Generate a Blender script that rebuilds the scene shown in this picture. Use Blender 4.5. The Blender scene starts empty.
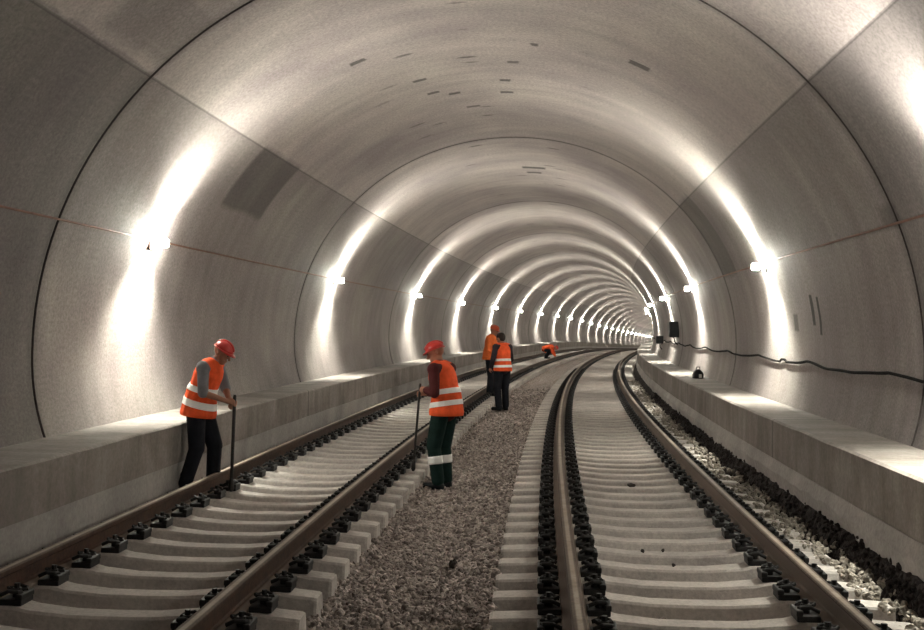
import bpy, bmesh, math, random
import numpy as np
from mathutils import Vector, Matrix, noise
C = bpy.context.scene.collection
SC = bpy.context.scene
R = math.radians
random.seed(7); rng = np.random.default_rng(7)

# ------------------------------------------------------------------ camera, world, exposure
K = 0.0018                      # curvature of the tunnel to the right, 1/m; it eases off beyond 60 m
A_H, B_UP, B_LO, ZC = 3.746, 3.52, 2.77, 1.215    # half width, rise, lower radius, height of the springing line
JOINT0, RING = 10.05, 10.32     # first ring joint and ring length
UL, UR, GH = -1.896, 1.580, 0.75                   # track centres, half gauge
DS = 0.25
TS = np.arange(-40, 330, DS)
TK = np.interp(TS, [0, 60, 82], [K, K, .0002])
TH_ = np.concatenate([[0], np.cumsum((TK[1:] + TK[:-1]) / 2 * DS)]); TH_ -= np.interp(0, TS, TH_)
TX = np.concatenate([[0], np.cumsum(np.sin((TH_[1:] + TH_[:-1]) / 2) * DS)]); TX -= np.interp(0, TS, TX)
TY = np.concatenate([[0], np.cumsum(np.cos((TH_[1:] + TH_[:-1]) / 2) * DS)]); TY -= np.interp(0, TS, TY)
TZ = -np.where(TS > 112, .344 + .0164 * (TS - 112), .5 * .00039 * np.clip(TS - 70, 0, None) ** 2)    # falls gently beyond 70 m
def hdg(s): return float(np.interp(s, TS, TH_))
def W(s, u, z):
    a = hdg(s)
    return Vector((float(np.interp(s, TS, TX)) + u * math.cos(a), float(np.interp(s, TS, TY)) - u * math.sin(a), z + float(np.interp(s, TS, TZ))))
CAM = dict(u=0.551, z=1.520, yaw=-0.0504, pit=0.0091, roll=0.0129)
cam_data = bpy.data.cameras.new('camera'); cam = bpy.data.objects.new('camera', cam_data); C.objects.link(cam)
cam_data.sensor_fit = 'HORIZONTAL'; cam_data.sensor_width = 36.0; cam_data.lens = 36.0 * 1200.0 / 924.0
cam_data.clip_start = 0.05; cam_data.clip_end = 600
c_, s_ = math.cos(CAM['yaw']), math.sin(CAM['yaw']); cp, sp = math.cos(CAM['pit']), math.sin(CAM['pit'])
cr, sr = math.cos(CAM['roll']), math.sin(CAM['roll'])
rv = Vector((c_, -s_, 0)); fw = Vector((s_, c_, 0)); zz = Vector((0, 0, 1))
uv_ = cp * zz - sp * fw; dv = sp * zz + cp * fw
xc = cr * rv + sr * uv_; yc = -sr * rv + cr * uv_; zc_ = -dv
m4 = Matrix.Identity(4)
for i in range(3):
    m4[i][0], m4[i][1], m4[i][2] = xc[i], yc[i], zc_[i]
m4.translation = Vector((CAM['u'], 0, CAM['z']))
cam.matrix_world = m4
SC.camera = cam
wd = bpy.data.worlds.new('world'); SC.world = wd; wd.use_nodes = True
wd.node_tree.nodes['Background'].inputs[0].default_value = (0.6, 0.55, 0.5, 1)
wd.node_tree.nodes['Background'].inputs[1].default_value = 0.02
SC.view_settings.view_transform = 'Standard'; SC.view_settings.look = 'None'
SC.view_settings.exposure = 1.4; SC.view_settings.gamma = 1.0; SC.view_settings.use_curve_mapping = False
SC.cycles.diffuse_bounces = 6; SC.cycles.max_bounces = 8
SPOT_UP, SPOT_DOWN, SPOT_ARCH, GLOW = 145.0, 185.0, 165.0, 560.0
LAMP_COL = (1.0, 0.99, 0.85)

# ------------------------------------------------------------------ helpers
def tag(o, label=None, cat=None, group=None, kind=None):
    if label: o['label'] = label
    if cat: o['category'] = cat
    if group: o['group'] = group
    if kind: o['kind'] = kind
    return o
def empty(name, loc, rz=0.0):
    o = bpy.data.objects.new(name, None); C.objects.link(o); o.location = loc
    o.rotation_euler = (0, 0, rz); o.empty_display_size = 0.2; return o
def link(name, me, mats, parent=None):
    for m in (mats if isinstance(mats, (list, tuple)) else [mats]): me.materials.append(m)
    o = bpy.data.objects.new(name, me); C.objects.link(o)
    if parent: o.parent = parent
    return o
def from_bm(name, bm, mats, parent=None, smooth=True):
    me = bpy.data.meshes.new(name); bmesh.ops.recalc_face_normals(bm, faces=bm.faces[:])
    bm.to_mesh(me); bm.free()
    if smooth: me.polygons.foreach_set('use_smooth', [True] * len(me.polygons))
    return link(name, me, mats, parent)
def pydata(name, vs, fs, mats, parent=None, smooth=False, uvs=None):
    me = bpy.data.meshes.new(name); me.from_pydata(vs, [], fs)
    if uvs is not None:
        ul = me.uv_layers.new(name='UVMap')
        li = np.zeros(len(me.loops), dtype=np.int32); me.loops.foreach_get('vertex_index', li)
        ul.data.foreach_set('uv', np.asarray(uvs, dtype=np.float32)[li].ravel())
    if smooth: me.polygons.foreach_set('use_smooth', [True] * len(me.polygons))
    me.update(); return link(name, me, mats, parent)
def box(bm, x0, x1, y0, y1, z0, z1, bev=0.0):
    t = bmesh.new()
    bmesh.ops.create_cube(t, size=1)
    bmesh.ops.scale(t, vec=(x1 - x0, y1 - y0, z1 - z0), verts=t.verts)
    bmesh.ops.translate(t, vec=((x0 + x1) / 2, (y0 + y1) / 2, (z0 + z1) / 2), verts=t.verts)
    if bev: bmesh.ops.bevel(t, geom=t.edges[:], offset=bev, segments=2, affect='EDGES', profile=.5)
    merge(bm, t)
def merge(bm, t):
    me = bpy.data.meshes.new('t'); t.to_mesh(me); t.free(); bm.from_mesh(me); bpy.data.meshes.remove(me)
def tube(bm, pts, r, n=8):
    pts = [Vector(p) for p in pts]; rings = []; a = None
    for i, p in enumerate(pts):
        d = (pts[min(i + 1, len(pts) - 1)] - pts[max(i - 1, 0)]).normalized()
        if a is None: a = d.orthogonal().normalized()
        a = (a - d * a.dot(d)).normalized(); b = d.cross(a)
        rr = r[i] if isinstance(r, (list, tuple)) else r
        rings.append([bm.verts.new(p + (a * math.cos(2 * math.pi * k / n) + b * math.sin(2 * math.pi * k / n)) * rr) for k in range(n)])
    for q, w in zip(rings, rings[1:]):
        for k in range(n): bm.faces.new((q[k], q[(k + 1) % n], w[(k + 1) % n], w[k]))
    bm.faces.new(rings[0][::-1]); bm.faces.new(rings[-1])

# ------------------------------------------------------------------ materials
class NT:
    def __init__(self, name):
        self.m = bpy.data.materials.new(name); self.m.use_nodes = True; self.t = self.m.node_tree
        self.b = self.t.nodes['Principled BSDF']
    def n(self, kind, **kw):
        o = self.t.nodes.new(kind)
        for k, v in kw.items(): setattr(o, k, v)
        return o
    def put(self, sock, v):
        if isinstance(v, (int, float)): sock.default_value = v
        elif isinstance(v, (tuple, list)): sock.default_value = tuple(v) + ((1,) if len(v) == 3 and sock.type == 'RGBA' else ())
        else: self.t.links.new(v, sock)
    def math(self, op, a, b=0.0, c=None, clamp=False):
        o = self.n('ShaderNodeMath', operation=op); o.use_clamp = clamp
        self.put(o.inputs[0], a); self.put(o.inputs[1], b)
        if c is not None: self.put(o.inputs[2], c)
        return o.outputs[0]
    def mix(self, f, a, b, mode='MIX'):
        o = self.n('ShaderNodeMix', data_type='RGBA', blend_type=mode)
        self.put(o.inputs[0], f); self.put(o.inputs[6], a); self.put(o.inputs[7], b); return o.outputs[2]
    def noise(self, vec, scale, detail=3, rough=.55):
        o = self.n('ShaderNodeTexNoise'); self.put(o.inputs['Vector'], vec)
        o.inputs['Scale'].default_value = scale; o.inputs['Detail'].default_value = detail; o.inputs['Roughness'].default_value = rough
        return o.outputs['Fac']
    def ramp(self, v, lo, hi, a=0.0, b=1.0):
        o = self.n('ShaderNodeMapRange'); o.clamp = True; self.put(o.inputs[0], v)
        for i, q in enumerate((lo, hi, a, b)): self.put(o.inputs[1 + i], q)
        return o.outputs[0]
    def uv(self):
        o = self.n('ShaderNodeUVMap', uv_map='UVMap'); s = self.n('ShaderNodeSeparateXYZ'); self.put(s.inputs[0], o.outputs[0])
        return o.outputs[0], s.outputs[0], s.outputs[1]
    def xyz(self, x, y, z=0.0):
        o = self.n('ShaderNodeCombineXYZ')
        for i, q in enumerate((x, y, z)): self.put(o.inputs[i], q)
        return o.outputs[0]
    def obj(self): return self.n('ShaderNodeTexCoord').outputs['Object']
    def pos(self): return self.n('ShaderNodeNewGeometry').outputs['Position']
    def bump(self, h, strength=.3, dist=.01):
        o = self.n('ShaderNodeBump'); o.inputs['Strength'].default_value = strength; o.inputs['Distance'].default_value = dist
        self.put(o.inputs['Height'], h); self.put(self.b.inputs['Normal'], o.outputs[0])
    def done(self, col, rough=.8, metal=0.0, spec=.3):
        self.put(self.b.inputs['Base Color'], col); self.put(self.b.inputs['Roughness'], rough)
        self.put(self.b.inputs['Metallic'], metal); self.b.inputs['Specular IOR Level'].default_value = spec
        return self.m
def plain(name, col, rough=.7, metal=0.0, var=.25, scale=8.0, spec=.3):
    t = NT(name); f = t.noise(t.obj(), scale, 4)
    c = t.mix(t.ramp(f, .3, .7), tuple(q * (1 - var) for q in col), tuple(min(1, q * (1 + var)) for q in col))
    t.bump(f, .15, .004); return t.done(c, rough, metal, spec)

def lining_material():
    t = NT('lining_concrete'); uv, s, v = t.uv()          # s in metres along the tunnel, v in degrees round the arch
    arc = t.math('MULTIPLY', v, 3.65 * math.pi / 180)
    streak = t.noise(t.xyz(t.math('MULTIPLY', s, 2.6), t.math('MULTIPLY', arc, .30), 0), 1.0, 5, .65)
    streak2 = t.noise(t.xyz(t.math('MULTIPLY', s, 9.0), t.math('MULTIPLY', arc, .35), 3), 1.0, 3, .6)
    blot = t.noise(t.xyz(s, arc, 1), .55, 5, .6)
    fine = t.noise(t.xyz(s, arc, 5), 26.0, 5, .85)
    # one tone for each cast panel
    dj = t.math('MULTIPLY', t.math('ABSOLUTE', t.math('SUBTRACT', t.math('FRACT', t.math('ADD', t.math('DIVIDE', t.math('SUBTRACT', s, JOINT0), RING), .5)), .5)), RING)
    ring = t.math('FLOOR', t.math('DIVIDE', t.math('SUBTRACT', s, JOINT0), RING))
    side = t.math('ADD', t.math('ADD', t.math('GREATER_THAN', v, 42.0), t.math('GREATER_THAN', v, 137.0)),
                  t.math('ADD', t.math('GREATER_THAN', v, 19.8), t.math('GREATER_THAN', v, 160.5)))
    wn = t.n('ShaderNodeTexWhiteNoise', noise_dimensions='2D'); t.put(wn.inputs['Vector'], t.xyz(ring, side))
    val = t.math('MULTIPLY_ADD', wn.outputs['Value'], .16, .92)
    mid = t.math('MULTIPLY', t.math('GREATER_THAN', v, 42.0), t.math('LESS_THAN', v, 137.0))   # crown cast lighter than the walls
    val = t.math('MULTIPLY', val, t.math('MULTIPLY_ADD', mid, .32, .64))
    val = t.math('MULTIPLY', val, t.ramp(t.math('ADD', dj, t.math('MULTIPLY', blot, .12)), .06, .22, .66, 1))
    val = t.math('MULTIPLY', val, t.ramp(streak, .25, .75, .82, 1.14))
    val = t.math('MULTIPLY', val, t.ramp(streak2, .3, .7, .97, 1.03))
    val = t.math('MULTIPLY', val, t.ramp(blot, .3, .7, .78, 1.18))
    val = t.math('MULTIPLY', val, t.ramp(fine, .38, .62, .76, 1.24))
    # darker patches, scrapes and dashes; the first two paint shade onto the near walls: s0, s1, v0, v1, strength, softness
    rects = [(-26, 10.0, 136.5, 220, .20, .03), (-26, 10.0, -40, 42, .13, .03), (8.5, 10.0, 110, 124, .10, .1), (14.2, 16.0, 137.2, 150, .30, .12), (8.7, 10.0, 126, 134, .18, .15), (18.9, 20.3, 20, 42, .22, .12),
             (24.1, 24.35, 83.5, 90, .45, .05), (24.9, 25.1, 85, 89, .40, .05), (16.4, 16.5, 88, 90.5, .4, .03), (15.6, 15.7, 88, 90, .4, .03),
             (17.3, 17.4, 96, 98.5, .35, .03), (16.2, 16.3, 99, 101, .4, .03), (15.9, 16.0, 103, 105, .4, .03), (13.2, 13.3, 112, 114.5, .4, .03),
             (13.1, 13.25, 62.5, 66, .4, .03), (14.0, 14.12, 6, 11.5, .5, .02), (13.7, 13.78, 4, 11, .5, .02), (15.0, 15.2, 5, 8, .35, .05),
             (10.0, 10.4, 20.2, 22, .2, .1), (14.5, 14.6, 86, 87.6, .35, .03), (13.5, 13.6, 82, 83, .4, .03), (15.0, 15.08, 104, 106.5, .4, .03)]
    wob = t.math('MULTIPLY', t.math('SUBTRACT', t.noise(t.xyz(s, arc, 9), 3.0, 3), .5), .25)
    sw = t.math('ADD', s, t.math('MULTIPLY', wob, .3)); vw = t.math('ADD', v, t.math('MULTIPLY', wob, 6.0))
    for (a, b, e, f, k, soft) in rects:
        ds = t.math('ABSOLUTE', t.math('SUBTRACT', sw, (a + b) / 2)); dvv = t.math('ABSOLUTE', t.math('SUBTRACT', vw, (e + f) / 2))
        q = t.math('MULTIPLY', t.ramp(ds, (b - a) / 2, (b - a) / 2 + soft, min(.85, k * 1.7), 0), t.ramp(dvv, (f - e) / 2, (f - e) / 2 + soft * 12, 1, 0))
        val = t.math('MULTIPLY', val, t.math('SUBTRACT', 1.0, q))
    # blow holes and dashes scattered near the crown
    vo = t.n('ShaderNodeTexVoronoi'); t.put(vo.inputs['Vector'], t.xyz(t.math('MULTIPLY', s, 2.2), t.math('MULTIPLY', arc, .9), 0)); vo.inputs['Scale'].default_value = 1.3
    sepc = t.n('ShaderNodeSeparateColor'); t.put(sepc.inputs[0], vo.outputs['Color'])
    dash = t.math('MULTIPLY', t.ramp(vo.outputs['Distance'], .10, .18, .62, 0), t.math('GREATER_THAN', sepc.outputs[0], .5))
    dash = t.math('MULTIPLY', dash, t.math('MULTIPLY', t.ramp(v, 70, 80), t.ramp(v, 105, 120, 1, 0)))
    val = t.math('MULTIPLY', val, t.math('SUBTRACT', 1.0, dash))
    # casting lines along the tunnel
    for v0, w_, k in ((42.0, .12, .40), (137.0, .12, .40)):
        dd = t.math('ABSOLUTE', t.math('SUBTRACT', v, v0)); val = t.math('MULTIPLY', val, t.ramp(dd, w_, w_ * 2.2, 1 - k, 1))
    # dirt splashed along the foot
    foot = t.math('MINIMUM', t.math('ADD', v, 16.0), t.math('SUBTRACT', 196.0, v))
    val = t.math('MULTIPLY', val, t.ramp(t.math('ADD', foot, t.math('MULTIPLY', blot, 8.0)), 4, 18, .72, 1.0))
    col = t.mix(t.ramp(blot, .35, .7), (.405, .352, .350), (.425, .390, .362))
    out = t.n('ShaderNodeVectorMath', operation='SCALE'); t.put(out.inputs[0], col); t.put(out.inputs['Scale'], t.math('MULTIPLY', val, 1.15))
    t.bump(t.math('ADD', fine, t.math('MULTIPLY', streak2, .6)), .22, .01)
    return t.done(out.outputs[0], .78, 0, .2)

def concrete(name, a, b, stain=.5, joint=None, scale=1.0, grain=.2):
    t = NT(name); p = t.pos()
    n1 = t.noise(p, 1.6 * scale, 5, .65); n2 = t.noise(p, 26 * scale, 4, .7); n3 = t.noise(p, .7, 3)
    col = t.mix(t.ramp(n1, .3, .7), a, b)
    f = t.math('MULTIPLY', t.ramp(n2, .3, .7, 1 - grain, 1 + grain), t.ramp(n3, .3, .65, 1 - stain * .5, 1.05))
    if joint:
        uv, s, v = t.uv(); fr = t.math('ABSOLUTE', t.math('SUBTRACT', t.math('FRACT', t.math('DIVIDE', s, joint)), .5))
        f = t.math('MULTIPLY', f, t.ramp(fr, .003, .006, .45, 1))
        st = t.noise(t.xyz(t.math('MULTIPLY', s, 4.0), t.math('MULTIPLY', v, .7), 0), 1.0, 4, .6)
        f = t.math('MULTIPLY', f, t.ramp(st, .35, .65, .78, 1.08))
    o = t.n('ShaderNodeVectorMath', operation='SCALE'); t.put(o.inputs[0], col); t.put(o.inputs['Scale'], f)
    t.bump(t.math('ADD', n2, n1), .35, .012)
    return t.done(o.outputs[0], .8, 0, .25)

M_LIN = lining_material()
M_SEAL = concrete('joint_sealant', (.035, .028, .028), (.06, .05, .048))
M_WALK = concrete('walkway_concrete', (.215, .188, .175), (.35, .318, .292), .5, 5.16)
M_PLINTH = concrete('plinth_concrete', (.34, .32, .31), (.47, .45, .435), .4, None, 1.0)
M_SLEEPER = concrete('sleeper_concrete', (.43, .395, .375), (.60, .558, .52), .35, None, 1.3)
M_FLOOR = concrete('trackbed', (.10, .085, .08), (.16, .14, .13), .5)
def gravel_material(name, a, b, c):
    t = NT(name); p = t.pos(); vo = t.n('ShaderNodeTexVoronoi'); t.put(vo.inputs['Vector'], p); vo.inputs['Scale'].default_value = 26
    sep = t.n('ShaderNodeSeparateColor'); t.put(sep.inputs[0], vo.outputs['Color'])
    n1 = t.noise(p, 1.3, 4); n2 = t.noise(p, 90, 3, .7)
    col = t.mix(t.ramp(sep.outputs[0], .1, .9), a, b); col = t.mix(t.ramp(n1, .4, .75, 0, .5), col, c)
    o = t.n('ShaderNodeVectorMath', operation='SCALE'); t.put(o.inputs[0], col); t.put(o.inputs['Scale'], t.ramp(n2, .3, .7, .8, 1.2))
    t.bump(t.math('SUBTRACT', t.math('MULTIPLY', n2, .3), vo.outputs['Distance']), .8, .03)
    return t.done(o.outputs[0], .9, 0, .15)
M_GRAVEL = gravel_material('ballast_gravel', (.18, .152, .143), (.53, .465, .43), (.28, .235, .212))
M_DARKGRAVEL = gravel_material('dark_gravel', (.018, .015, .016), (.06, .05, .05), (.03, .026, .026))  # near-black gravel for the strip below the right-hand plinth
M_PALEGRAVEL = gravel_material('pale_gravel', (.20, .18, .155), (.40, .36, .31), (.27, .24, .21))
def rail_material():
    t = NT('rusty_rail'); p = t.obj(); uv, s, v = t.uv()
    n = t.noise(p, 3.0, 5, .7); n2 = t.noise(p, 30, 4, .7)
    rust = t.mix(t.ramp(n, .3, .7), (.022, .013, .011), (.065, .034, .022)); rust = t.mix(t.ramp(n2, .4, .7, 0, .5), rust, (.11, .058, .036))
    geo = t.n('ShaderNodeNewGeometry'); foot = t.ramp(v, .230, .245); rust = t.mix(t.math('MULTIPLY', foot, .75), rust, (.22, .175, .145))
    band = t.math('ABSOLUTE', t.math('SUBTRACT', v, .042)); head = t.math('MULTIPLY', t.math('MULTIPLY', t.ramp(v, .075, .080, 1, 0), t.ramp(band, .010, .020, 1, .15)), t.ramp(n2, .3, .7, .7, 1))
    col = t.mix(head, rust, t.mix(t.ramp(n, .35, .65), (.30, .24, .19), (.44, .38, .32)))
    t.bump(n2, .25, .004)
    return t.done(col, .72, 0, .2)
M_RAIL = rail_material()
M_CLIP = plain('black_clip', (.012, .011, .012), .55, 0, .4, 40)
M_STEEL = plain('dark_steel', (.03, .028, .027), .5, .3, .3, 30)
M_CABLE = plain('black_cable', (.012, .011, .011), .95, 0, .25, 8, .05)
M_CONDUIT = plain('red_brown_conduit', (.20, .09, .06), .55)
M_HOUSING = plain('lamp_housing', (.55, .53, .48), .5)
M_BLACK = plain('black_paint', (.012, .012, .014), .5)
M_WHITE = plain('white_plate', (.75, .73, .68), .6)
M_STONE = plain('dark_stone', (.035, .028, .026), .9, 0, .4, 30)
def cloth(name, col, var=.18, rough=.85):
    t = NT(name); p = t.obj(); n = t.noise(p, 9, 4, .6); w = t.noise(p, 300, 2)
    c = t.mix(t.ramp(n, .3, .7), tuple(q * (1 - var) for q in col), tuple(min(1, q * (1 + var)) for q in col))
    t.bump(t.math('ADD', n, t.math('MULTIPLY', w, .15)), .4, .02); return t.done(c, rough, 0, .15)
M_VEST = cloth('orange_red_vest', (.86, .115, .035))
M_VEST2 = cloth('orange_vest', (.90, .19, .05))
M_BAND = cloth('white_reflective_tape', (.93, .93, .92), .03, .4)
M_GREEN = cloth('dark_green_trousers', (.009, .024, .021))
M_NAVY = cloth('black_trousers', (.012, .013, .018))
M_MAROON = cloth('maroon_sleeve', (.07, .016, .017))
M_GREYSH = cloth('grey_checked_shirt', (.20, .20, .22))
M_DARKSH = cloth('dark_shirt', (.035, .028, .035))
M_BOOT = cloth('black_boot', (.010, .012, .014), .2, .6)
M_SKIN = plain('skin', (.33, .16, .105), .6, 0, .1, 12)
M_HAIR = plain('dark_hair', (.02, .013, .01), .7)
M_EYE = plain('eye', (.02, .015, .012), .3)
def helmet_mat(name, col):
    t = NT(name); n = t.noise(t.obj(), 14, 3); c = t.mix(t.ramp(n, .3, .7), tuple(q * .85 for q in col), col); return t.done(c, .3, 0, .5)
M_HELMET = helmet_mat('red_helmet', (.55, .035, .028))
M_HELMET2 = helmet_mat('orange_helmet', (.62, .10, .04))
def emitter(name, col, strength):
    m = bpy.data.materials.new(name); m.use_nodes = True; b = m.node_tree.nodes['Principled BSDF']
    b.inputs['Base Color'].default_value = (.9, .9, .85, 1); b.inputs['Emission Color'].default_value = (*col, 1); b.inputs['Emission Strength'].default_value = strength
    return m
M_DIFF = emitter('lit_diffuser', LAMP_COL, GLOW)

# ------------------------------------------------------------------ tunnel lining
S_NEAR, S_FAR = -26.0, 300.0
def prof(th, off=0.0):
    a = R(th); b = B_UP if 0 <= th <= 180 else B_LO
    return (A_H + off) * math.cos(a), ZC + (b + off) * math.sin(a)
def stations(step=1.29):
    ss = []; 
    base = np.arange(S_NEAR, S_FAR, step); js = [JOINT0 + RING * k for k in range(-3, 28)]
    for s in base:
        if min(abs(s - j) for j in js) > .15: ss.append((float(s), 0.0))
    g, dp = .018, .06
    for j in js:
        if S_NEAR < j < S_FAR: ss += [(j - g - .006, 0.0), (j - g, .014), (j - g + .002, dp), (j + g - .002, dp), (j + g, .014), (j + g + .006, 0.0)]
    return sorted(ss)
def lining(name, t0, t1, n, label):
    st = stations(); ths = np.linspace(t0, t1, n + 1); vs, uvs, fs = [], [], []
    thick = .45
    for (s, d) in st:
        for th in ths:
            u, z = prof(th, d); vs.append(W(s, u, z)); uvs.append((s, th))
        for th in ths:
            u, z = prof(th, thick); vs.append(W(s, u, z)); uvs.append((s, th))
    m = 2 * (n + 1)
    for i in range(len(st) - 1):
        a, b = i * m, (i + 1) * m
        for k in range(n):
            fs.append((a + k, a + k + 1, b + k + 1, b + k))
            fs.append((a + n + 1 + k, b + n + 1 + k, b + n + 2 + k, a + n + 2 + k))
        fs.append((a, b, b + n + 1, a + n + 1)); fs.append((a + n, a + 2 * n + 1, b + 2 * n + 1, b + n))
    o = pydata(name, vs, fs, [M_LIN, M_SEAL], None, False, uvs); tag(o, kind='structure')
    o.data.polygons.foreach_set('material_index', [1 if (st[i][1] > .01 or st[i + 1][1] > .01) else 0 for i in range(len(st) - 1) for _ in range(2 * n + 2)])
    return o
lining('wall_right', -38, 42.0, 40, '')
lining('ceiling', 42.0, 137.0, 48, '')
lining('wall_left', 137.0, 218, 40, '')
def sweep(name, pr, s0, s1, step, mat, parent=None, smooth=False, jit=None, closed=True):
    ss = np.arange(s0, s1 + step * .5, step); n = len(pr); vs, uvs, fs = [], [], []
    L = [0.0]
    for p, q in zip(pr, pr[1:]): L.append(L[-1] + math.hypot(q[0] - p[0], q[1] - p[1]))
    for s in ss:
        for k, (u, z) in enumerate(pr):
            du, dz = jit(s, k, u, z) if jit else (0, 0)
            vs.append(W(float(s), u + du, z + dz)); uvs.append((float(s), L[k]))
    for i in range(len(ss) - 1):
        a, b = i * n, (i + 1) * n
        for k in range(n if closed else n - 1):
            k2 = (k + 1) % n; fs.append((a + k, a + k2, b + k2, b + k))
    if closed: fs.append(tuple(range(n))[::-1]); fs.append(tuple(range((len(ss) - 1) * n, len(ss) * n)))
    return pydata(name, vs, fs, mat, parent, smooth, uvs)
def nz(x, y, z=0.0): return noise.noise(Vector((x, y, z)))
tag(sweep('floor', [(-3.6, -.75), (3.6, -.75), (3.6, -.47), (-3.6, -.47)], S_NEAR, S_FAR, 2, M_FLOOR), kind='structure')
def jw(s, k, u, z): return (.008 * nz(s * 1.3, k * 5), .008 * nz(s * 1.1, k * 7 + 30))
tag(sweep('trim_1', [(-3.85, .16), (-3.85, .515), (-3.0, .510), (-2.98, .495), (-2.985, .30), (-2.985, .117), (-3.2, .117)], S_NEAR, S_FAR, .5, M_WALK, jit=lambda s, k, u, z: jw(s, k, u, z) if k in (2, 3, 4, 5) else (0, 0)), kind='structure')
tag(sweep('trim_2', [(-3.6, -.5), (-3.6, .117), (-3.015, .117), (-3.02, -.05), (-3.03, -.5)], S_NEAR, S_FAR, .5, M_PLINTH, jit=lambda s, k, u, z: (.006 * nz(s * 1.7, k), 0) if k in (2, 3) else (0, 0)), kind='structure')
tag(sweep('trim_3', [(3.85, .2), (3.2, .172), (3.055, .172), (3.055, .37), (3.053, .56), (3.075, .577), (3.85, .585)], S_NEAR, S_FAR, .5, M_WALK, jit=lambda s, k, u, z: jw(s + 50, k, u, z) if k in (2, 3, 4, 5) else (0, 0)), kind='structure')
def jp(s, k, u, z):
    if k in (0, 4, 5): return (0, 0)
    return (.035 * nz(s * 1.6, k * 3) + .02 * nz(s * 5, k * 9), .03 * nz(s * 1.9, k * 4 + 9) + (.02 * nz(s * 6, 3) if k == 3 else 0))
tag(sweep('trim_4', [(3.6, -.5), (3.04, -.5), (3.035, -.06), (3.01, .06), (3.045, .172), (3.6, .172)], S_NEAR, S_FAR, .16, M_PLINTH, jit=jp, smooth=False), kind='structure')

# ------------------------------------------------------------------ ballast
def ico(sub):
    b = bmesh.new(); bmesh.ops.create_icosphere(b, subdivisions=sub, radius=1); b.verts.ensure_lookup_table()
    v = np.array([q.co[:] for q in b.verts]); f = np.array([[q.index for q in w.verts] for w in b.faces]); b.free(); return v, f
def stones(name, spots, mat, base=None, label=None, cat=None):
    """one heap of loose stones: spots = (s, u, z, size)"""
    var = []
    for sub in (1, 2):
        v, f = ico(sub)
        for k in range(8):
            q = v.copy()
            for i in range(len(q)):
                q[i] *= .75 + .5 * (nz(*(q[i] * 1.3 + k * 11)) + .5)
            for _ in range(5):                               # flat broken faces
                nrm = rng.normal(size=3); nrm /= np.linalg.norm(nrm); d = q @ nrm; c = .62; m = d > c
                q[m] -= np.outer(d[m] - c, nrm)
            var.append((sub, q, f))
    V, F, off = [], [], 0
    if base: V.append(np.array([v[:] for v in base[0]])); F.append(base[1]); off = len(base[0])
    tri = []
    for (s, u, z, r) in spots:
        k = int(rng.integers(8)) + (8 if s < 10 else 0); sub, q, f = var[k]
        a, b, c = rng.uniform(0, 6.28, 3); rot = np.array(Matrix.Rotation(a, 3, 'Z') @ Matrix.Rotation(b, 3, 'X') @ Matrix.Rotation(c, 3, 'Y'))
        sc = r * rng.uniform(.75, 1.25, 3); p = W(s, u, z)
        V.append((q * sc) @ rot.T + np.array(p[:])); tri.append(f + off); off += len(q)
    V = np.concatenate(V); faces = ([list(x) for x in base[1]] if base else []) + np.concatenate(tri).tolist()
    o = pydata(name, V.tolist(), faces, mat); tag(o, label, cat, None, 'stuff'); return o
def bal_z(s, u):
    z = -.325
    if UL + 1.15 < u < UR - 1.25:
        t = (u - (UL + 1.15)) / ((UR - 1.25) - (UL + 1.15)); z = -.385 + .13 * max(0, (t - .5) * 2) ** 1.2
    elif u > UR + 1.0: z = -.33 + .06 * nz(s * .8, 4)
    return z + .022 * nz(s * 2.1, u * 2.1) + .012 * nz(s * 7, u * 7, 2)
vs, fs = [], []
ss = np.concatenate([np.arange(-8, 4, .4), np.arange(4, 20, .07), np.arange(20, 45, .2), np.arange(45, S_FAR, 1.0)])
uu = np.linspace(-3.05, 3.05, 90)
for s in ss:
    for u in uu: vs.append(W(float(s), float(u), bal_z(s, u)))
n = len(uu)
for i in range(len(ss) - 1):
    for k in range(n - 1): fs.append((i * n + k, i * n + k + 1, (i + 1) * n + k + 1, (i + 1) * n + k))
spots = []
def scatter(u0, u1, s0, s1, dens, r0, r1, zf, lift=.3):
    N = int((u1 - u0) * (s1 - s0) * dens)
    for _ in range(N):
        s, u = rng.uniform(s0, s1), rng.uniform(u0, u1); r = rng.uniform(r0, r1); spots.append((s, u, zf(s, u) + r * lift * rng.uniform(-.5, 1.2), r))
scatter(UL + 1.08, UR - 1.24, 3, 12, 620, .016, .036, bal_z); scatter(UL + 1.08, UR - 1.24, 12, 22, 330, .02, .04, bal_z); scatter(UL + 1.08, UR - 1.24, 22, 36, 120, .03, .05, bal_z)
scatter(UL - 1.1, UL + 1.08, 4, 13, 110, .018, .036, bal_z); scatter(UR - 1.24, UR + 1.2, 4, 13, 110, .018, .036, bal_z)
stones('ballast', spots, M_GRAVEL, (vs, fs), 'brown grey crushed stone ballast filling the bed between and under the two tracks', 'gravel')
spots = []
zr = lambda s, u: -.20 + .10 * min(1, max(0, (s - 5) / 3)) * 0 + .03 * nz(s * 1.5, u * 3)
scatter(2.72, 2.98, 4, 14, 230, .014, .034, zr, .2); scatter(2.35, 2.8, 9.6, 15, 110, .014, .03, zr, .1); scatter(2.5, 2.95, 14, 40, 60, .02, .04, zr, .2)
scatter(2.66, 2.9, 14, 34, 40, .025, .045, zr, .4)
stones('gravel', spots, M_PALEGRAVEL, None, 'pale stones spilled over the outer sleeper ends of the right-hand track', 'gravel')
spots = []
vs2, fs2 = [], []; ss2 = np.arange(-6, S_FAR, .12); pb = [(2.90, -.36), (2.945, -.24), (2.985, -.15), (3.02, -.08), (3.06, -.05)]
for s in ss2:
    for k, (u, z) in enumerate(pb): vs2.append(W(float(s), u + .012 * nz(s * 3, k), z + .04 * nz(s * 2.2, k * .5) + .02 * nz(s * 7, k)))
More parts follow.
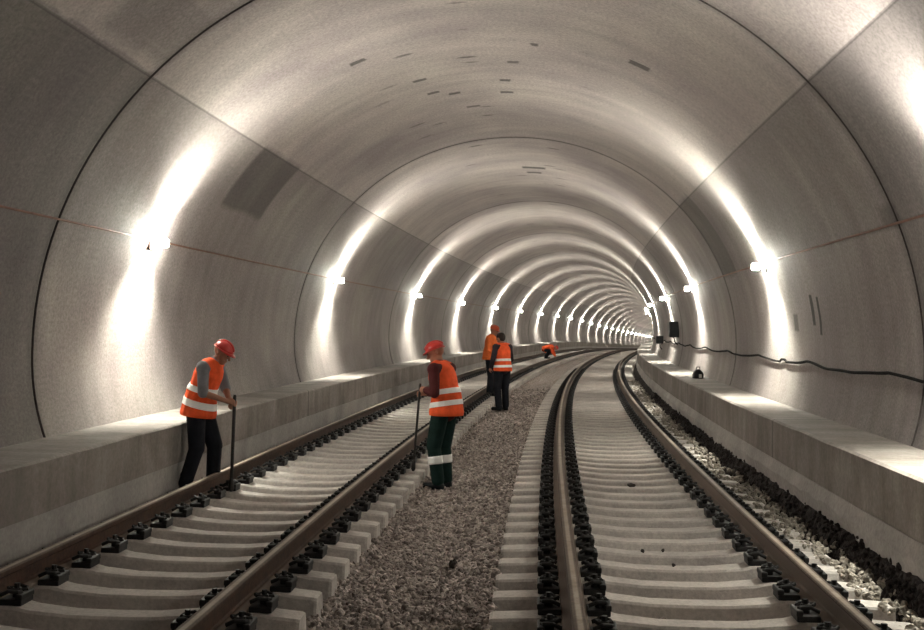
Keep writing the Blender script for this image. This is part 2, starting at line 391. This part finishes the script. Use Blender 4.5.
for i in range(len(ss2) - 1):
    for k in range(len(pb) - 1): fs2.append((i * 5 + k, i * 5 + k + 1, (i + 1) * 5 + k + 1, (i + 1) * 5 + k))
for _ in range(2600):
    s = 4 + 26 * rng.random() ** 1.6; q = rng.random(); spots.append((s, 2.92 + .11 * q, -.30 + .24 * q + rng.normal() * .012, rng.uniform(.014, .032)))
stones('gravel', spots, M_DARKGRAVEL, (vs2, fs2), 'dark gravel bank heaped along the foot of the right-hand walkway', 'gravel')

# ------------------------------------------------------------------ rails
rp = [(-.036, -.008), (-.030, 0), (.030, 0), (.036, -.008), (.036, -.032), (.026, -.042), (.009, -.052), (.008, -.125), (.018, -.140), (.073, -.152), (.075, -.168),
      (-.075, -.168), (-.073, -.152), (-.018, -.140), (-.008, -.125), (-.009, -.052), (-.026, -.042), (-.036, -.032)]
for u0, lab in ((UL - GH, 'leftmost rusty steel rail, running beside the left-hand walkway'), (UL + GH, 'rusty steel rail of the left track on its gravel side'),
                (UR - GH, 'rusty steel rail of the right track on its gravel side'), (UR + GH, 'rightmost brown steel rail, nearest the right-hand walkway')):
    tag(sweep('running_rail', [(u0 + a, b) for a, b in rp], -5, 296, .6, M_RAIL), lab, 'rail')

# ------------------------------------------------------------------ sleepers with rail clips
PITCH = .55
def sleeper_mesh(half, clips=False):
    bm = bmesh.new()
    us = [(-half, .088, -.205), (-half + .02, .095, -.198), (-GH - .22, .098, -.186), (-GH - .14, .10, -.170), (-GH + .16, .10, -.170), (-GH + .26, .095, -.192), (-.25, .085, -.214), (0, .083, -.217)]
    us = us + [(-a, b, c) for a, b, c in us[:-1][::-1]]
    rings = []
    for (u, w, z) in us:
        wb = w + .05
        rings.append([bm.verts.new(p) for p in ((u, -wb, -.42), (u, wb, -.42), (u, w + .012, z - .016), (u, w, z), (u, -w, z), (u, -w - .012, z - .016))])
    for a, b in zip(rings, rings[1:]):
        for k in range(6): bm.faces.new((a[k], a[(k + 1) % 6], b[(k + 1) % 6], b[k]))
    bm.faces.new(rings[0][::-1]); bm.faces.new(rings[-1])
    bmesh.ops.recalc_face_normals(bm, faces=bm.faces[:])
    if clips:
        nf = len(bm.faces)
        for sg in (-1, 1):
            for q in (-1, 1):
                u0 = sg * GH + q * .135; box(bm, u0 - .06, u0 + .06, -.075, .075, -.175, -.125)
        bm.faces.ensure_lookup_table()
        for f in bm.faces[nf:]: f.material_index = 1
    me = bpy.data.meshes.new('sleeper'); bm.to_mesh(me); bm.free(); me.materials.append(M_SLEEPER)
    if clips: me.materials.append(M_CLIP)
    return me
def clip_mesh():
    bm = bmesh.new()     # seen from the rail outwards along +x: guide plate, spring clamp, screw
    box(bm, -.062, .062, -.078, .078, -.006, .022, .005)
    box(bm, .030, .066, -.082, .082, .018, .045, .006)
    tube(bm, [(-.055, .072, .040), (-.010, .074, .058), (.035, .060, .052), (.045, .035, .048), (.010, .022, .050), (-.03, .016, .056), (-.045, 0, .060), (-.03, -.016, .056), (.010, -.022, .050), (.045, -.035, .048), (.035, -.060, .052), (-.010, -.074, .058), (-.055, -.072, .040)], .0095, 8)
    tube(bm, [(.004, 0, .02), (.004, 0, .062)], .024, 10); tube(bm, [(.004, 0, .058), (.004, 0, .082)], .016, 6)
    me = bpy.data.meshes.new('rail_clip'); bmesh.ops.recalc_face_normals(bm, faces=bm.faces[:]); bm.to_mesh(me); bm.free(); me.materials.append(M_CLIP)
    return me
CLIP = clip_mesh()
ORD = ['nearest', 'second', 'third', 'fourth', 'fifth', 'sixth', 'seventh', 'eighth', 'ninth', 'tenth', 'eleventh', 'twelfth']
def track(u0, half, side, first):
    near, far = sleeper_mesh(half), sleeper_mesh(half, True)
    n_single = 150; n_clip = 74
    for i in range(-2, n_single - 2):
        s = first + PITCH * i
        o = bpy.data.objects.new('railway_sleeper', near if i < n_clip else far); C.objects.link(o)
        o.location = W(s, u0, .004 * nz(s * 3, u0)); o.rotation_euler = (0, 0, -hdg(s) + .006 * nz(s * 2, u0 + 7))
        if i < -0: lab = 'concrete sleeper of the %s track below the bottom edge of the photo' % side
        elif i < len(ORD): lab = 'pale concrete sleeper of the %s track, %s from the bottom edge of the photo' % (side, ORD[i])
        elif i < n_clip: lab = 'pale concrete sleeper of the %s track past the first twelve, its rail clips distinct' % side
        else: lab = 'distant concrete sleeper of the %s track, towards the bend of the tunnel' % side
        tag(o, lab, 'sleeper', 'concrete sleepers of the %s track' % side)
        if i < n_clip:
            for sg in (-1, 1):
                for q in (-1, 1):
                    c = bpy.data.objects.new('rail_clip', CLIP); C.objects.link(c); c.parent = o
                    c.scale = (1.1, 1.15, 1.35); c.location = (sg * GH + q * .145, 0, -.164); c.rotation_euler = (0, 0, 0 if q > 0 else math.pi)
    vs, fs, mi = [], [], []
    fv = [v.co.copy() for v in far.vertices]; ff = [(list(p.vertices), p.material_index) for p in far.polygons]
    for i in range(n_single - 2, int((292 - first) / PITCH)):
        s = first + PITCH * i; off = len(vs); mt = Matrix.Translation(W(s, u0, 0)) @ Matrix.Rotation(-hdg(s), 4, 'Z')
        vs += [mt @ v for v in fv]
        for p, k in ff: fs.append([q + off for q in p]); mi.append(k)
    o = pydata('railway_sleeper_row', vs, fs, [M_SLEEPER, M_CLIP]); o.data.polygons.foreach_set('material_index', mi)
    tag(o, 'farthest run of concrete sleepers of the %s track, deep inside the bend' % side, 'sleeper', None, 'stuff')
track(UL, 1.13, 'left', 6.48)
track(UR, 1.25, 'right', 6.62)

# ------------------------------------------------------------------ lamps on the walls
def lamp_meshes():
    hb = bmesh.new(); box(hb, .0, .02, -.09, .09, -.07, .07, .006); tube(hb, [(.015, 0, 0), (.09, 0, 0)], .016, 8)      # wall plate and arm, +x away from the wall
    head = bmesh.new(); box(head, .08, .182, -.047, .047, -.009, .009, .004)
    dif = bmesh.new(); box(dif, .085, .176, -.041, .041, .008, .043, .015); box(dif, .085, .176, -.041, .041, -.043, -.008, .015)
    out = []
    for nm, b, m in (('bracket', hb, M_HOUSING), ('housing', head, M_HOUSING), ('diffuser', dif, M_DIFF)):
        me = bpy.data.meshes.new(nm); bmesh.ops.recalc_face_normals(b, faces=b.faces[:]); b.to_mesh(me); b.free(); me.materials.append(m); out.append((nm, me))
    return out
LM = lamp_meshes(); SPOTS = {}
def spot(pw, ang, bl=.75):
    l = bpy.data.lights.new('lamp_beam', 'SPOT'); l.energy = pw; l.color = LAMP_COL; l.spot_size = R(ang); l.spot_blend = bl; l.shadow_soft_size = .05; return l
L_UP, L_DN, L_AR = spot(SPOT_UP, 112), spot(SPOT_DOWN, 116), spot(SPOT_ARCH, 125, 1.0)
def wall_lamp(s, th, sgn, label, group=None):
    u, z = prof(th); o = empty('wall_lamp', W(s, u, z), -hdg(s) + (0 if sgn < 0 else math.pi))
    tag(o, label, 'lamp', group)
    for nm, me in LM:
        c = bpy.data.objects.new(nm, me); C.objects.link(c); c.parent = o
    for nm, l, dr, zz_ in (('lamp_beam', L_UP, Vector((-.25, 0, 1)), .07), ('lamp_beam', L_AR, Vector((.34, 0, 1)), .07), ('lamp_beam', L_DN, Vector((-.42, 0, -1)), -.07)):
        c = bpy.data.objects.new(nm, l); C.objects.link(c); c.parent = o; c.location = (.14, 0, zz_)
        c.rotation_euler = dr.to_track_quat('-Z', 'Y').to_euler()
left_s = [12.5, 22.8, 33.8, 44.2, 55.3] + [55.3 + 10.4 * k for k in range(1, 23)]
right_s = [-2.3, 8.2, 16.3, 25.6, 34.2, 44.0] + [44.0 + 10.3 * k for k in range(1, 24)]  # first one is an added, unseen lamp that brightens the foreground
OW = ['first', 'second', 'third', 'fourth', 'fifth', 'sixth', 'seventh', 'eighth', 'ninth', 'tenth']
def lamps(lst, th, sgn, side, first_vis, nlab):
    for i, s in enumerate(lst):
        k = i - first_vis
        if k < 0: wall_lamp(s, th, sgn, 'wall lamp on the %s tunnel wall just outside the right edge of the photo' % side if k == -1 else 'added unseen wall lamp on the right tunnel wall behind the camera')
        elif k < nlab: wall_lamp(s, th, sgn, 'glaring wall lamp on the %s tunnel wall, %s from the camera' % (side, OW[k]), 'wall lamps along the %s side' % side)
        else: wall_lamp(s, th, sgn, 'tiny far wall lamp on the %s tunnel wall, deep in the bend' % side, 'far wall lamps of the %s side' % side)
lamps(left_s, 161.0, -1, 'left', 0, 10)
lamps(right_s, 19.0, 1, 'right', 2, 4)

# ------------------------------------------------------------------ cables on the walls
def wall_run(name, pts, r, mat, label, cat):
    bm = bmesh.new(); tube(bm, pts, r, 6); tag(from_bm(name, bm, mat), label, cat)
def on_wall(s, z, sgn, off=-.015):
    b = B_UP if z > ZC else B_LO; u = sgn * ((A_H) * math.sqrt(max(0, 1 - ((z - ZC) / b) ** 2)) + off); return W(s, u, z)
def zth(th): return prof(th)[1]
wall_run('conduit', [on_wall(s, zth(160.5), -1, -.012) for s in np.arange(-6, 200, .8)], .011, M_CONDUIT, 'thin reddish conduit linking the lamps along the left tunnel wall', 'conduit')
wall_run('conduit', [on_wall(s, zth(19.8), 1, -.012) for s in np.arange(-6, 60, .8)], .011, M_CONDUIT, 'thin reddish conduit linking the lamps along the right tunnel wall', 'conduit')
def cz(s):
    k = 1.15 + .02 * nz(s * .35, 1) + .015 * nz(s * 1.3, 5)
    ph = ((s - 11) % 3.44) / 3.44; return k - .045 * math.sin(math.pi * ph) + (.03 if abs(s - 15.9) < .2 else 0)
wall_run('cable', [on_wall(s, cz(s), 1, -.025) for s in np.arange(2, 62, .12)], .016, M_CABLE, 'black cable sagging along the right tunnel wall above the walkway', 'cable')

# ------------------------------------------------------------------ small things
def lump(name, loc, size, mat, label, cat, seed=0, group=None):
    v, f = ico(3); q = v.copy()
    for i in range(len(q)): q[i] *= .8 + .5 * (nz(*(q[i] * 1.4 + seed * 7.3)) + .3)
    q *= np.array(size); q[:, 2] -= q[:, 2].min()
    o = pydata(name, q.tolist(), f.tolist(), mat); o.location = loc; o.rotation_euler = (0, 0, seed); tag(o, label, cat, group); return o
lump('stone', W(9.2, -.03, -.375), (.035, .03, .05), M_STONE, 'black lump of stone sitting alone on the gravel between the tracks', 'stone', 1)
for j, (s, u, lb) in enumerate(((9.35, 1.42, 'small dark pebble on a right-track sleeper, left one of a pair'), (9.4, 1.58, 'small dark pebble on a right-track sleeper, right one of a pair'),
                            (8.83, 1.60, 'small dark pebble on a right-track sleeper, nearest the camera'), (13.2, 1.60, 'dark clod lying mid-track on a right-track sleeper'))):
    lump('pebble', W(s, u, -.212), (.016, .012, .014) if j < 3 else (.05, .03, .02), M_STONE, lb, 'stone', j + 3)
# black boxes on the right wall, bag on the walkway
def wall_box(s, z, w, h, d, label):
    p = on_wall(s, z, 1, 0); o = empty('junction_box', p, -hdg(s) + math.pi); tag(o, label, 'box')
    b = bmesh.new(); box(b, -.006, d, -w / 2, w / 2, -h / 2, h / 2, .012); from_bm('casing', b, M_BLACK, o, False)
    b = bmesh.new(); box(b, d - .004, d + .014, -w / 2 + .02, w / 2 - .02, -h / 2 + .02, h / 2 - .02, .004); from_bm('cover', b, M_BLACK, o, False)
    b = bmesh.new(); tube(b, [(d * .5, 0, -h / 2), (d * .45, 0, -h / 2 - .1), (.02, .01, -h / 2 - .2)], .014); from_bm('cable_tail', b, M_CABLE, o)
wall_box(32.0, 1.50, .30, .42, .24, 'black junction box on the right tunnel wall, the nearer and larger')
wall_box(40.0, 1.15, .22, .26, .22, 'small far black junction box on the right tunnel wall near the bend')
def bag():
    o = empty('tool_bag', W(23.2, 3.42, .58), .45); o.scale = (.8, .8, .8); tag(o, 'small black tool bag with white patch on the right-hand walkway', 'bag')
    b = bmesh.new(); pts = [(-.11, -.08), (.11, -.08), (.11, .08), (-.11, .08)]
    lv = [(0, 1.0), (.10, 1.02), (.17, .75), (.22, .35)]; rg = [[b.verts.new((x * k, y * k, z)) for x, y in pts] for z, k in lv]
    for q, w in zip(rg, rg[1:]):
        for k in range(4): b.faces.new((q[k], q[(k + 1) % 4], w[(k + 1) % 4], w[k]))
    b.faces.new(rg[0][::-1]); b.faces.new(rg[-1]); bmesh.ops.bevel(b, geom=b.edges[:], offset=.012, segments=2, affect='EDGES')
    from_bm('body', b, M_BLACK, o)
    b = bmesh.new(); tube(b, [(-.05, 0, .21), (-.04, 0, .27), (.04, 0, .27), (.05, 0, .21)], .01); from_bm('handle', b, M_BLACK, o)
    b = bmesh.new(); box(b, -.03, .05, -.092, -.08, .02, .10, .004); tag(from_bm('patch', b, M_WHITE, o, False), 'white patch')
bag()

# ------------------------------------------------------------------ people
def limb(bm, p0, p1, r0, r1, side=None, flat=1.0, n=14):
    p0, p1 = Vector(p0), Vector(p1); d = p1 - p0; L = d.length
    d = d.normalized() if L > 1e-6 else Vector((0, 0, 1))
    a = Vector(side) if side is not None else d.orthogonal()
    a = a - d * a.dot(d); a = a.normalized() if a.length > 1e-5 else d.orthogonal().normalized(); b = d.cross(a)
    prf = [(p0 - d * r0 * min(1, flat + .2) * math.cos(t), r0 * math.sin(t)) for t in (0.35, .75, 1.15)] + [(p0, r0), (p1, r1)] + [(p1 + d * r1 * min(1, flat + .2) * math.cos(t), r1 * math.sin(t)) for t in (1.15, .75, .35)]
    rings = [[bm.verts.new(c + a * r * math.cos(6.28318 * k / n) + b * r * flat * math.sin(6.28318 * k / n)) for k in range(n)] for c, r in prf]
    for q, w in zip(rings, rings[1:]):
        for k in range(n): bm.faces.new((q[k], q[(k + 1) % n], w[(k + 1) % n], w[k]))
    bm.faces.new(rings[0][::-1]); bm.faces.new(rings[-1])
def fuse(bm, voxel, smooth=4):
    """one continuous skin over overlapping limbs"""
    bmesh.ops.recalc_face_normals(bm, faces=bm.faces[:])
    me = bpy.data.meshes.new('t'); bm.to_mesh(me); bm.free(); o = bpy.data.objects.new('t', me); C.objects.link(o)
    md = o.modifiers.new('r', 'REMESH'); md.mode = 'VOXEL'; md.voxel_size = voxel
    ms = o.modifiers.new('s', 'SMOOTH'); ms.iterations = smooth; ms.factor = .5
    dg = bpy.context.evaluated_depsgraph_get(); out = bpy.data.meshes.new_from_object(o.evaluated_get(dg))
    bpy.data.objects.remove(o); bpy.data.meshes.remove(me)
    out.polygons.foreach_set('use_smooth', [True] * len(out.polygons)); return out
def lerp(a, b, t): return Vector(a) + (Vector(b) - Vector(a)) * t

def person(loc, rz, J, label, vest, sleeve, trousers, helmet, vox=.011, bands=(), leg_band=None, short_sleeve=False, group='track workers in orange vests', hat=True, scale=1.0):
    """J: joints in the person's own frame, x forward, y left, z up"""
    o = empty('person', loc, rz); o.scale = (scale,) * 3; tag(o, label, 'person', group)
    J = {k: Vector(v) for k, v in J.items()}
    pel, wai, che, nck, hd = J['pel'], J['wai'], J['che'], J['nck'], J['hd']
    sl, sR = J['shL'], J['shR']; sd = (sl - sR).normalized()
    hside = (J['hipL'] - J['hipR']).normalized()
    hf = J['face'].normalized(); hu = (J['hup']).normalized(); hl = hu.cross(hf).normalized(); hf = hl.cross(hu)
    H = lambda x, y, z: hd + hf * x + hl * y + hu * z
    # --- body: one continuous figure
    b = bmesh.new()
    def torso(b, e, hem=0.0):
        limb(b, pel, wai, .160 + e, .148 + e, hside, .74); limb(b, wai, che, .148 + e, .172 + e, sd, .70)
        limb(b, che, lerp(che, nck, .75), .168 + e, .085 + e, sd, .66); limb(b, sl, sR, .066 + e, .066 + e)
    torso(b, 0); limb(b, J['hipL'], J['hipR'], .10, .10)
    limb(b, lerp(che, nck, .6), H(-.01, 0, -.07), .058, .052)
    limb(b, H(-.030, 0, .035), H(.030, 0, .040), .082, .076, hl, 1.12); limb(b, H(.02, 0, -.02), H(.055, 0, -.085), .066, .036, hl, .9)   # skull and jaw
    limb(b, H(.09, 0, .01), H(.112, 0, -.03), .010, .016); limb(b, H(.082, -.022, -.062), H(.082, .022, -.062), .012, .012)              # nose and mouth
    for q in (-1, 1): limb(b, H(-.012, q * .083, .01), H(-.02, q * .086, -.035), .018, .012, hf, .5)                                     # ears
    for S in 'LR':
        sh, el, wr = J['sh' + S], J['el' + S], J['wr' + S]
        limb(b, sh, el, .052, .041); limb(b, el, wr, .042, .028)
        fd = J['hand' + S].normalized(); pn = J['palm' + S] - fd * J['palm' + S].dot(fd); pn.normalize(); ac = fd.cross(pn)     # finger direction, palm normal, across
        limb(b, wr + fd * .01, wr + fd * .075, .034, .040, ac, .42)
        curl = J.get('curl' + S, Vector((.5, 0, 0))).x
        for q, ln in ((-1.5, .066), (-.5, .080), (.5, .085), (1.5, .076)):
            k0 = wr + fd * .085 + ac * q * .021; a1 = curl * .9; a2 = curl * 2.2
            k1 = k0 + (fd * math.cos(a1) + pn * math.sin(a1)) * ln * .55; k2 = k1 + (fd * math.cos(a2) + pn * math.sin(a2)) * ln * .5
            limb(b, k0 - fd * .02, k1, .0105, .0095, None, 1, 8); limb(b, k1, k2, .0095, .008, None, 1, 8)
        t0 = wr + fd * .03 + ac * .03; t1 = t0 + (fd * .6 + ac * .6 + pn * .35 * (1 + curl)).normalized() * .042; t2 = t1 + (fd * .8 + pn * (.2 + curl)).normalized() * .035
        limb(b, t0, t1, .014, .012, None, 1, 8); limb(b, t1, t2, .012, .009, None, 1, 8)
        limb(b, J['hip' + S], J['kn' + S], .088, .060); limb(b, J['kn' + S], J['an' + S], .058, .040)
        ft = J['toe' + S].normalized(); limb(b, J['an' + S] + Vector((0, 0, -.04)) - ft * .03, J['an' + S] + ft * .15 + Vector((0, 0, -.055)), .038, .032)
    body = link('body', fuse(b, vox, 3), M_SKIN, o)
    for q in (-1, 1):
        b = bmesh.new(); bmesh.ops.create_uvsphere(b, u_segments=10, v_segments=8, radius=.012); bmesh.ops.translate(b, vec=H(.087, q * .032, .012), verts=b.verts); from_bm('eye', b, M_EYE, o)
    # --- shirt with sleeves
    b = bmesh.new(); torso(b, .014)
    for S in 'LR':
        sh, el, wr = J['sh' + S], J['el' + S], J['wr' + S]; limb(b, sh, el, .068, .058)
        if not short_sleeve: limb(b, el, lerp(el, wr, .9), .058, .044)
    limb(b, lerp(che, nck, .5), lerp(che, nck, .95), .085, .066)
    link('shirt', fuse(b, vox), sleeve, o)
    # --- trousers
    b = bmesh.new(); limb(b, pel, lerp(pel, wai, .5), .170, .160, hside, .74); limb(b, J['hipL'], J['hipR'], .105, .105)
    for S in 'LR':
        limb(b, J['hip' + S], J['kn' + S], .108, .090); limb(b, J['kn' + S], J['an' + S] + Vector((0, 0, .015)), .084, .076)
    tr = link('trousers', fuse(b, vox), trousers, o)
    if leg_band:
        for S in 'LR':
            t0, t1 = leg_band; p, q = lerp(J['an' + S], J['kn' + S], t0), lerp(J['an' + S], J['kn' + S], t1); b = bmesh.new()
            tube(b, [lerp(p, q, k / 4) for k in range(5)], .088, 20); tag(from_bm('reflective_band', b, M_BAND, tr), 'white reflective band')
    # --- boots
    for S in 'LR':
        b = bmesh.new(); an = J['an' + S]; ft = J['toe' + S].normalized(); dn = Vector((0, 0, -1))
        limb(b, an + Vector((0, 0, .10)), an + dn * .035, .060, .056); limb(b, an + dn * .045 - ft * .03, an + dn * .052 + ft * .17, .050, .044, ft.cross(dn), .9); limb(b, an + dn * .075 - ft * .05, an + dn * .078 + ft * .18, .046, .044, ft.cross(dn), .35)
        link('boot', fuse(b, vox), M_BOOT, o)
    # --- vest: open at the arms, flared hem
    b = bmesh.new(); e = .036; up = lerp(wai, pel, 1.0); hem = lerp(wai, pel, J['hem'].x)
    limb(b, hem, wai, .224, .192, hside, .90); limb(b, wai, che, .186, .200, sd, .78); limb(b, che, lerp(che, nck, .6), .196, .115, sd, .74)
    for s_x in (sl, sR): limb(b, lerp(s_x, che, .10) + (nck - che) * .12, lerp(s_x, nck, .55), .074, .070)
    vm = fuse(b, vox, 5)
    # trim the round ends: cut flat at the hem and hollow at the neck
    bm = bmesh.new(); bm.from_mesh(vm); bpy.data.meshes.remove(vm)
    ax = (wai - pel).normalized()
    bmesh.ops.bisect_plane(bm, geom=bm.verts[:] + bm.edges[:] + bm.faces[:], plane_co=hem - ax * .035, plane_no=ax, clear_inner=True)
    vv = [v.co.copy() for v in bm.verts]; nn = [v.normal.copy() for v in bm.verts]
    # reflective tape: strips lifted from the vest surface
    bandgeo = []
    for (t, wdt) in bands:
        c = lerp(pel, che, t); axb = (che - pel).normalized(); q = bm.copy()
        for pno, sg in ((c + axb * wdt / 2, -1), (c - axb * wdt / 2, 1)):
            bmesh.ops.bisect_plane(q, geom=q.verts[:] + q.edges[:] + q.faces[:], plane_co=pno, plane_no=axb * sg, clear_inner=True)
        q.normal_update(); nrm = {v: v.normal.copy() for v in q.verts}
        for v in q.verts: v.co += nrm[v] * .005
        bandgeo.append(q)
    vo = from_bm('vest', bm, vest, o)
    for q in bandgeo:
        bo = from_bm('reflective_band', q, M_BAND, vo); tag(bo, 'white reflective band'); md = bo.modifiers.new('thick', 'SOLIDIFY'); md.thickness = .005
    # --- helmet or hair
    if hat:
        b = bmesh.new(); N = 24; rg = []
        for t in np.linspace(0, math.pi / 2 * .97, 9):
            rg.append([b.verts.new(H(-.005 + .116 * math.cos(t) * math.cos(6.28318 * k / N), .099 * math.cos(t) * math.sin(6.28318 * k / N),   .045 + .088 * math.sin(t))) for k in range(N)])
        for q, w in zip(rg, rg[1:]):
            for k in range(N): b.faces.new((q[k], q[(k + 1) % N], w[(k + 1) % N], w[k]))
        b.faces.new(rg[-1]); b.faces.new(rg[0][::-1])
        tube(b, [H(-.005 +   .118 * math.cos(t), 0, .045 + .090 * math.sin(t)) for t in np.linspace(.35, 2.8, 12)], .014, 8)
        hh = from_bm('hard_hat', b, helmet, o)
        b = bmesh.new(); top, bot = [], []
        for k in range(N):
            a = 6.28318 * k / N; f = .014 + .032 * max(0, math.cos(a)) ** 2; top.append((.114 + f) * math.cos(a)); bot.append((.098 + f * .6) * math.sin(a))
        r1 = [b.verts.new(H(-.005 + top[k], bot[k], .040 - .012 * max(0, math.cos(6.28318 * k / N)))) for k in range(N)]; r0 = [b.verts.new(H(-.005 + .108 * math.cos(6.28318 * k / N), .092 * math.sin(6.28318 * k / N), .052)) for k in range(N)]
        r2 = [b.verts.new(v.co - hu * .007) for v in r1]; r3 = [b.verts.new(v.co - hu * .007) for v in r0]
        for q, w in ((r0, r1), (r1, r2), (r2, r3), (r3, r0)):
            for k in range(N): b.faces.new((q[k], q[(k + 1) % N], w[(k + 1) % N], w[k]))
        from_bm('brim', b, helmet, hh)
    else:
        b = bmesh.new(); limb(b, H(-.035, 0, .045), H(.015, 0, .058), .090, .080, hl, 1.08); limb(b, H(-.05, 0, 0), H(-.05, 0, .04), .072, .08, hl, 1.0)
        link('hair', fuse(b, .012), M_HAIR, o)
    return o

def bar(name, p0, p1, r, mat, label, cat, flare=True):
    o = empty(name, p1); tag(o, label, cat); b = bmesh.new(); d = Vector(p0) - Vector(p1)
    tube(b, [d * t for t in (0, .02, .5, .98, 1)], [r * .8, r, r, r, r * .8], 10); from_bm('shaft', b, mat, o)
    if flare:
        b = bmesh.new(); q = d.normalized(); tube(b, [q * .14, q * .10, q * .03, q * 0], [r * 1.0, r * 1.5, r * 1.9, r * .9], 8); from_bm('tip', b, mat, o)
    return o
def world(loc, rz, p): return Vector(loc) + Matrix.Rotation(rz, 3, 'Z') @ Vector(p)

# -- worker leaning forward on a bar beside the left walkway
J1 = dict(pel=(.04, 0, .93), wai=(.06, 0, 1.07), che=(.14, 0, 1.29), nck=(.22, 0, 1.44), hd=(.30, 0, 1.53), face=(.80, -.10, -.55), hup=(.50, 0, .86),
          shL=(.18, .18, 1.38), shR=(.15, -.18, 1.37), elL=(.26, .22, 1.12), elR=(.18, -.25, 1.10), wrL=(.37, .05, 1.00), wrR=(.385, -.09, 1.01),
          handL=(.5, -.5, -.15), handR=(.75, .25, -.15), palmL=(.3, -.6, -.5), palmR=(.2, .7, -.4), curlL=(1.0, 0, 0), curlR=(1.0, 0, 0),
          hipL=(.05, .10, .90), hipR=(.04, -.10, .90), knL=(.18, .11, .50), knR=(.06, -.11, .49), anL=(.16, .12, .09), anR=(-.06, -.12, .09), toeL=(1, .15, 0), toeR=(1, -.15, 0), hem=(1.45, 0, 0))
P1, RZ1 = W(11.95, -2.87, -.19), -.12
person(P1, RZ1, J1, 'person in red helmet and orange vest leaning on a bar by the left walkway', M_VEST, M_GREYSH, M_NAVY, M_HELMET, .010, ((.12, .075), (.55, .065)), None, True, scale=.92)
h1 = world(P1, RZ1, (.425, -.037, .99)); b1 = world(P1, RZ1, (.40, -.037, .02))
bar('pry_bar', h1, b1, .017, M_STEEL, 'dark steel bar held upright by the leaning worker at left', 'bar')
# -- worker standing on the gravel, looking down to the left
J2 = dict(pel=(-.07, 0, .94), wai=(-.07, 0, 1.08), che=(-.01, 0, 1.30), nck=(.04, 0, 1.46), hd=(.085, .0, 1.575), face=(.85, .40, -.42), hup=(.36, .05, .93),
          shL=(.0, .185, 1.39), shR=(.0, -.185, 1.39), elL=(-.05, .25, 1.12), elR=(.03, -.24, 1.12), wrL=(.10, .20, 1.15), wrR=(.20, .0, 1.10),
          handL=(.8, -.3, .1), handR=(.6, .4, .0), palmL=(.3, -.8, -.2), palmR=(.3, .8, -.2), curlL=(1.0, 0, 0), curlR=(1.0, 0, 0),
          hipL=(-.05, .10, .91), hipR=(-.05, -.10, .91), knL=(.03, .11, .50), knR=(.02, -.11, .50), anL=(-.03, .11, .09), anR=(-.01, -.12, .09), toeL=(1, .2, 0), toeR=(1, -.2, 0), hem=(1.35, 0, 0))
P2, RZ2 = W(13.94, -.555, -.375), math.pi - .45
person(P2, RZ2, J2, 'person in red helmet, orange vest and green trousers on the gravel, looking down', M_VEST, M_MAROON, M_GREEN, M_HELMET, .010, ((.14, .060), (.52, .060)), (.50, .72))
h2 = world(P2, RZ2, (.20, .15, 1.22)); b2 = world(P2, RZ2, (.27, .17, .20))
bar('pry_bar', h2, b2, .014, M_STEEL, 'thin dark rod held by the green-trousered worker in mid-photo', 'bar')
# -- two workers further along, one behind the other
J3 = dict(pel=(-.02, 0, .94), wai=(-.02, 0, 1.08), che=(0, 0, 1.31), nck=(.03, 0, 1.47), hd=(.07, .0, 1.58), face=(.9, .1, -.35), hup=(.3, 0, .95),
          shL=(.0, .19, 1.40), shR=(.0, -.19, 1.40), elL=(.0, .27, 1.12), elR=(.02, -.27, 1.12), wrL=(.16, .20, .95), wrR=(.16, -.18, .96),
          handL=(.5, -.1, -.8), handR=(.5, .1, -.8), palmL=(0, -1, 0), palmR=(0, 1, 0), curlL=(.5, 0, 0), curlR=(.5, 0, 0),
          hipL=(-.01, .10, .91), hipR=(-.01, -.10, .91), knL=(.03, .11, .50), knR=(.03, -.11, .50), anL=(-.03, .11, .09), anR=(0, -.11, .09), toeL=(1, .2, 0), toeR=(1, -.2, 0), hem=(1.2, 0, 0))
P3 = W(26.6, -.52, -.34)
person(P3, math.pi * .72, J3, 'person in orange-red vest and black trousers standing in front of another worker', M_VEST, M_DARKSH, M_NAVY, M_HELMET, .014, ((.10, .055), (.48, .055)), None, False, 'track workers in orange vests', False)
J4 = dict(J3); J4.update(elL=(-.06, .26, 1.12), wrL=(-.02, .27, .88), wrR=(.2, -.12, 1.0), face=(.95, 0, -.3))
P4 = W(29.2, -.97, -.17)
person(P4, -.25, J4, 'person in plain orange vest half hidden behind the standing worker with white bands', M_VEST2, M_VEST2, M_NAVY, M_HELMET2, .014)
J5 = dict(pel=(-.28, 0, .50), wai=(-.16, 0, .57), che=(.06, 0, .62), nck=(.24, 0, .62), hd=(.36, 0, .58), face=(.6, 0, -.8), hup=(.8, 0, .6),
          shL=(.15, .18, .60), shR=(.15, -.18, .60), elL=(.20, .24, .36), elR=(.20, -.24, .36), wrL=(.32, .14, .15), wrR=(.32, -.14, .15),
          handL=(.4, 0, -.9), handR=(.4, 0, -.9), palmL=(0, -1, 0), palmR=(0, 1, 0), curlL=(.8, 0, 0), curlR=(.8, 0, 0),
          hipL=(-.28, .10, .47), hipR=(-.28, -.10, .47), knL=(.06, .16, .44), knR=(.06, -.16, .44), anL=(-.18, .14, .09), anR=(-.18, -.14, .09), toeL=(1, .2, 0), toeR=(1, -.2, 0), hem=(1.1, 0, 0))
P5 = W(65.5, -1.83, -.20)
person(P5, -.2, J5, 'person in orange-red vest crouching on the left track far off', M_VEST, M_VEST, M_NAVY, M_HELMET, .016)
